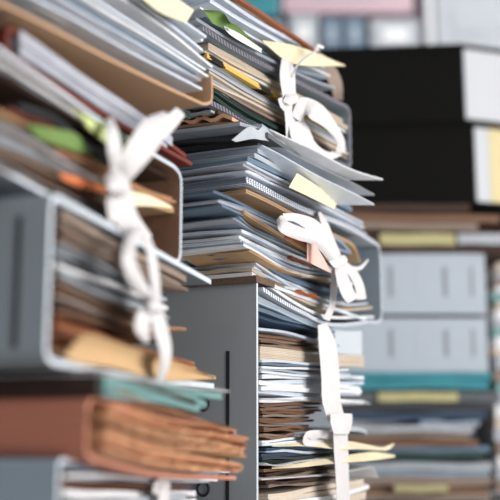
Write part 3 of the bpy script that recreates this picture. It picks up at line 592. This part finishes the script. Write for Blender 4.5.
tag(patch('paper_envelope', FA4, [(128, 190, -.008), (150, 196, -.010), (172, 206, -.008)], [(130, 206, -.010), (150, 206, -.010), (172, 208, -.008)], pm('cream')), 'cream envelope tip just right of the front bow', 'envelope')
bundle(FA4, [(-60, 128), (20, 158), (110, 202)], [(-60, 142), (20, 176), (150, 238)], 5, ['taupe', 'brown', 'taupe', 'grey'], 'folder', in4 + ' at its bottom', 'folder', b0=-.001, jf=10)
sheet(FA4, [(110, 190), (150, 204), (180, 214)], 6, 'tan', 'tan folder edge low at the rounded end of the tied folder', name='paper_folder', cat='folder', b0=.002, W=.2)
# dark folder and punched board above the slotted one
sheet(FA, [(-20, 170), (30, 192), (60, 205)], 5, 'slate blue', 'slate blue board lying on the slotted folder at the far left', name='paper_folder', cat='folder', b0=.03)
# A5 maroon binder
ufold(FA5, 14, 30, 58, (186, 156), (192, 164), mat('board_maroon', (122, 50, 40), rough=.5, var=.06), pm('maroon'), 'maroon binder with a thick pale page block, front stack', mid_top=(100, 92), mid_bot=(100, 112), r=.006, th=.0035, b0=-.004)
bundle(FA5, [(20, 31), (100, 86), (172, 138)], [(20, 54), (100, 107), (164, 146)], 2, ['lilac', 'lilac'], 'page bundle', 'in the maroon binder', b0=-.002, jn=1, jf=3, fill=.98, layers=10, ridge=.0004)
bundle(FA5, [(-30, 40), (40, 82), (120, 132)], [(-30, 66), (40, 104), (120, 148)], 6, ['bluish white', 'blue-grey', 'pale grey', 'dark grey'], 'folder', 'directly below the maroon binder', 'folder', b0=-.001, jf=14)
sheet(FA5, [(-10, 74), (20, 88), (40, 96)], 6, 'dark blue', 'dark blue file end at the far left under the maroon binder', name='paper_file', cat='file', b0=-.006)
sheet(FA5, [(-10, 84), (30, 104), (50, 114)], 4, 'rust', 'rust red file end at the far left under the dark blue one', name='paper_file', cat='file', b0=-.006)
# dark gap under the tan cover: its shade put in as a green slab
sheet(FA6, [(-10, 12), (60, 50), (130, 90), (190, 116)], 9, 'dark green', 'dark green slab as shade in the gap between maroon binder and tan cover', name='paper_folder', cat='folder', b0=.03, W=.18)
# A6 top folder, tan
tanm = mat('board_tan', (190, 152, 120), rough=.65, var=.04, scale=18)
e = thing('archive_folder', FA6, FA6.S(120, 60), 'topmost tan folder of the front stack, full of bluish white papers', 'folder')
low = [Vector((p[0], p[2])) for p in cr([FA6.S(*p, -.015) for p in ((-30, -12), (40, 22), (100, 54), (160, 84), (203, 104))], 20)]
extrude('bottom_board', FA6, low, .0025, -.015, .20, [tanm, tanm, tanm], e)
up = [Vector((p[0], p[2])) for p in cr([FA6.S(*p, -.015) for p in ((203, 104), (209, 103), (212, 98), (212, 76))], 10)]
extrude('spine', FA6, up, .0025, -.015, .20, [tanm, tanm, tanm], e)
tp = 'in the topmost tan folder'
bundle(FA6, [(60, -30), (140, 24), (206, 66)], [(-10, -16), (70, 26), (196, 92)], 7, ['bluish white', 'white', 'blue-grey', 'bluish white', 'lilac'], 'page bundle', tp, b0=-.008, jb=.012, jn=6, jf=7, layers=2, fill=.42)
bundle(FA6, [(110, -40), (160, 0), (208, 36)], [(80, -30), (150, 20), (206, 62)], 4, ['bluish white', 'white'], 'page bundle', 'at the top of the front stack above the blue-grey ones', b0=-.008, jb=.012, jf=7, layers=2, fill=.42)
tag(patch('sticky_note', FA6, [(146, -18, -.018), (170, -6, -.020), (194, 10, -.018)], [(142, -2, -.022), (160, 12, -.024), (186, 23, -.022)], mat('cream_note', (226, 216, 182))), 'cream sticky note at the top edge over the front papers', 'note')
ufold(FA6, -8, -20, 9, (60, 8), (60, 30), pm('charcoal'), pm('dark grey'), 'dark grey folder spine at the top left corner', W=.16, r=.005)

# ================================================================== ribbons
def ribbon(fr, label, parts, group=None):
    """parts: (part name, left edge curve, right edge curve), each curve of (px, py, b)"""
    p0 = parts[0][1][0]; o = fr.S(*p0); e = thing('cotton_ribbon', fr, o, label, 'ribbon')
    for nm, c1, c2, bulge in parts: patch(nm, fr, c1, c2, ribbon_mat, th=.0006, n=28, k=7, bulge=bulge, parent=e)
    return e
def strip(center, w):
    """edge curves left/right of a pixel centre line; w = pixel widths"""
    L_, R_ = [], []
    for i, (x, y, b) in enumerate(center):
        a, c = center[max(0, i-1)], center[min(len(center)-1, i+1)]; dx, dy = c[0]-a[0], c[1]-a[1]; l = math.hypot(dx, dy) or 1
        ww = w[i] if isinstance(w, (list, tuple)) else w; nx, ny = -dy/l*ww/2, dx/l*ww/2
        L_.append((x+nx, y+ny, b - .001)); R_.append((x-nx, y-ny, b+.001))
    return L_, R_
def rp_(nm, center, w, bulge=.001): a, b = strip(center, w); return (nm, a, b, bulge)
ribbon(FB3, 'white ribbon tied round the upper grey folder of the centre stack', [
    rp_('band', [(286, 58, -.010), (287, 75, -.016), (289, 98, -.018), (291, 120, -.018), (293, 146, -.016)], [9, 15, 13, 12, 14]),
    rp_('loop', [(296, 118, -.020), (304, 106, -.028), (316, 112, -.034), (329, 124, -.034), (340, 140, -.030), (340, 152, -.024)], [12, 18, 18, 12, 8, 10], .003),
    rp_('loop', [(296, 122, -.018), (301, 136, -.022), (312, 149, -.024), (328, 156, -.024), (340, 152, -.022)], [16, 20, 13, 8, 8], .002),
    rp_('knot', [(284, 98, -.020), (290, 100, -.024), (297, 98, -.022)], [8, 10, 8], .002),
    rp_('tail', [(280, 98, -.018), (283, 106, -.019), (289, 112, -.018)], [5, 6, 5])])
ribbon(FB3, 'thin white string end curling above the cream envelope', [rp_('cord_end', [(291, 78, -.018), (297, 66, -.024), (308, 56, -.028), (319, 49, -.030)], [2.5, 2, 2, 2.2], .0), rp_('knot', [(315, 50, -.030), (318, 46, -.031), (323, 48, -.030)], [3, 4, 3], .001)])
ribbon(FB, 'white bow tied round the lower grey folder, middle of the centre stack', [
    rp_('loop', [(334, 260, -.034), (318, 241, -.044), (300, 234, -.044), (284, 227, -.040), (280, 219, -.034)], [9, 12, 13, 13, 8], .003),
    rp_('loop', [(282, 217, -.034), (296, 218, -.032), (312, 226, -.030), (326, 242, -.028), (335, 258, -.026)], [7, 9, 14, 14, 10], .002),
    rp_('tail', [(319, 212, -.014), (325, 226, -.020), (330, 240, -.026), (337, 258, -.028)], [3, 7, 8, 9], .001),
    rp_('knot', [(330, 256, -.032), (337, 262, -.036), (345, 260, -.032)], [9, 13, 10], .003),
    rp_('tail', [(340, 262, -.030), (350, 268, -.030), (360, 268, -.026), (368, 260, -.022)], [6, 5, 4, 2], .001),
    rp_('tail', [(338, 264, -.030), (342, 278, -.036), (347, 292, -.036), (352, 300, -.034)], [9, 12, 13, 12], .002),
    rp_('tail', [(342, 263, -.028), (353, 274, -.034), (359, 286, -.034), (361, 299, -.030)], [7, 9, 9, 10], .002),
    rp_('band', [(336, 266, -.028), (334, 284, -.020), (332, 304, -.016), (326, 320, -.012)], [7, 7, 6, 7], .0005)])
ribbon(FB, 'wide white ribbon hanging down the grey archive box with a square knot', [
    rp_('band', [(322, 324, -.014), (327, 345, -.016), (330, 375, -.018), (331, 400, -.020), (336, 420, -.022)], [9, 17, 18, 18, 17], .001),
    rp_('knot', [(341, 414, -.026), (341, 424, -.028), (341, 434, -.028)], [22, 21, 15], .003),
    rp_('tail', [(340, 432, -.024), (341, 455, -.022), (342, 478, -.020), (343, 506, -.018)], [14, 14, 13, 13], .001),
    rp_('loop', [(334, 436, -.020), (320, 434, -.014), (308, 436, -.010), (306, 441, -.008), (320, 443, -.010), (334, 440, -.016)], [8, 8, 9, 9, 7, 6], .001)])
ribbon(FA4, 'large blurred white bow on the front stack', [
    rp_('loop', [(119, 182, -.02), (131, 162, -.03), (142, 146, -.034), (154, 128, -.032), (166, 116, -.028)], [14, 24, 28, 26, 12], .004),
    rp_('tail', [(156, 134, -.026), (166, 126, -.026), (180, 112, -.024)], [18, 16, 12], .001),
    rp_('loop', [(108, 120, -.02), (112, 134, -.028), (114, 150, -.028), (116, 170, -.02)], [6, 12, 14, 12], .003),
    rp_('knot', [(111, 174, -.03), (117, 184, -.036), (124, 192, -.03)], [16, 20, 16], .004),
    rp_('tail', [(118, 188, -.026), (122, 208, -.024), (130, 224, -.020), (146, 240, -.014)], [22, 24, 22, 14], .002),
    rp_('tail', [(116, 188, -.026), (114, 204, -.024), (115, 222, -.022)], [16, 16, 12], .002)])
ribbon(FA, 'blurred white bow hanging over the slotted folder opening', [
    rp_('loop', [(154, 306, -.02), (138, 284, -.028), (128, 260, -.030), (132, 238, -.022), (140, 230, -.016)], [8, 14, 13, 12, 8], .003),
    rp_('loop', [(142, 230, -.016), (150, 250, -.024), (154, 275, -.026), (156, 300, -.02)], [6, 8, 9, 9], .002),
    rp_('knot', [(150, 300, -.030), (155, 306, -.034), (160, 310, -.028)], [10, 13, 10], .003),
    rp_('tail', [(152, 306, -.026), (144, 316, -.028), (142, 330, -.026), (146, 342, -.022)], [10, 15, 14, 5], .002),
    rp_('tail', [(156, 308, -.026), (160, 328, -.028), (165, 350, -.026), (164, 366, -.022), (159, 380, -.016)], [10, 14, 12, 9, 6], .002)])
ribbon(FA, 'short end of white ribbon at the bottom of the front stack', [rp_('tail', [(166, 472, -.008), (165, 486, -.010), (162, 506, -.010)], [5, 9, 11], .001), rp_('tail', [(166, 474, -.008), (157, 484, -.010), (155, 494, -.010)], [4, 6, 5], .001)])
for o in bpy.data.objects:
    if '_o' in o: del o['_o']

from collections import defaultdict
same = defaultdict(list)
for o in bpy.data.objects:
    if 'label' in o: same[o['label']].append(o)
    if 'label' in o and len(o['label'].split()) > 16: print('LONG', o['label'])
for l, os_ in same.items():
    if len(os_) > 1:
        for o in os_: o['group'] = l
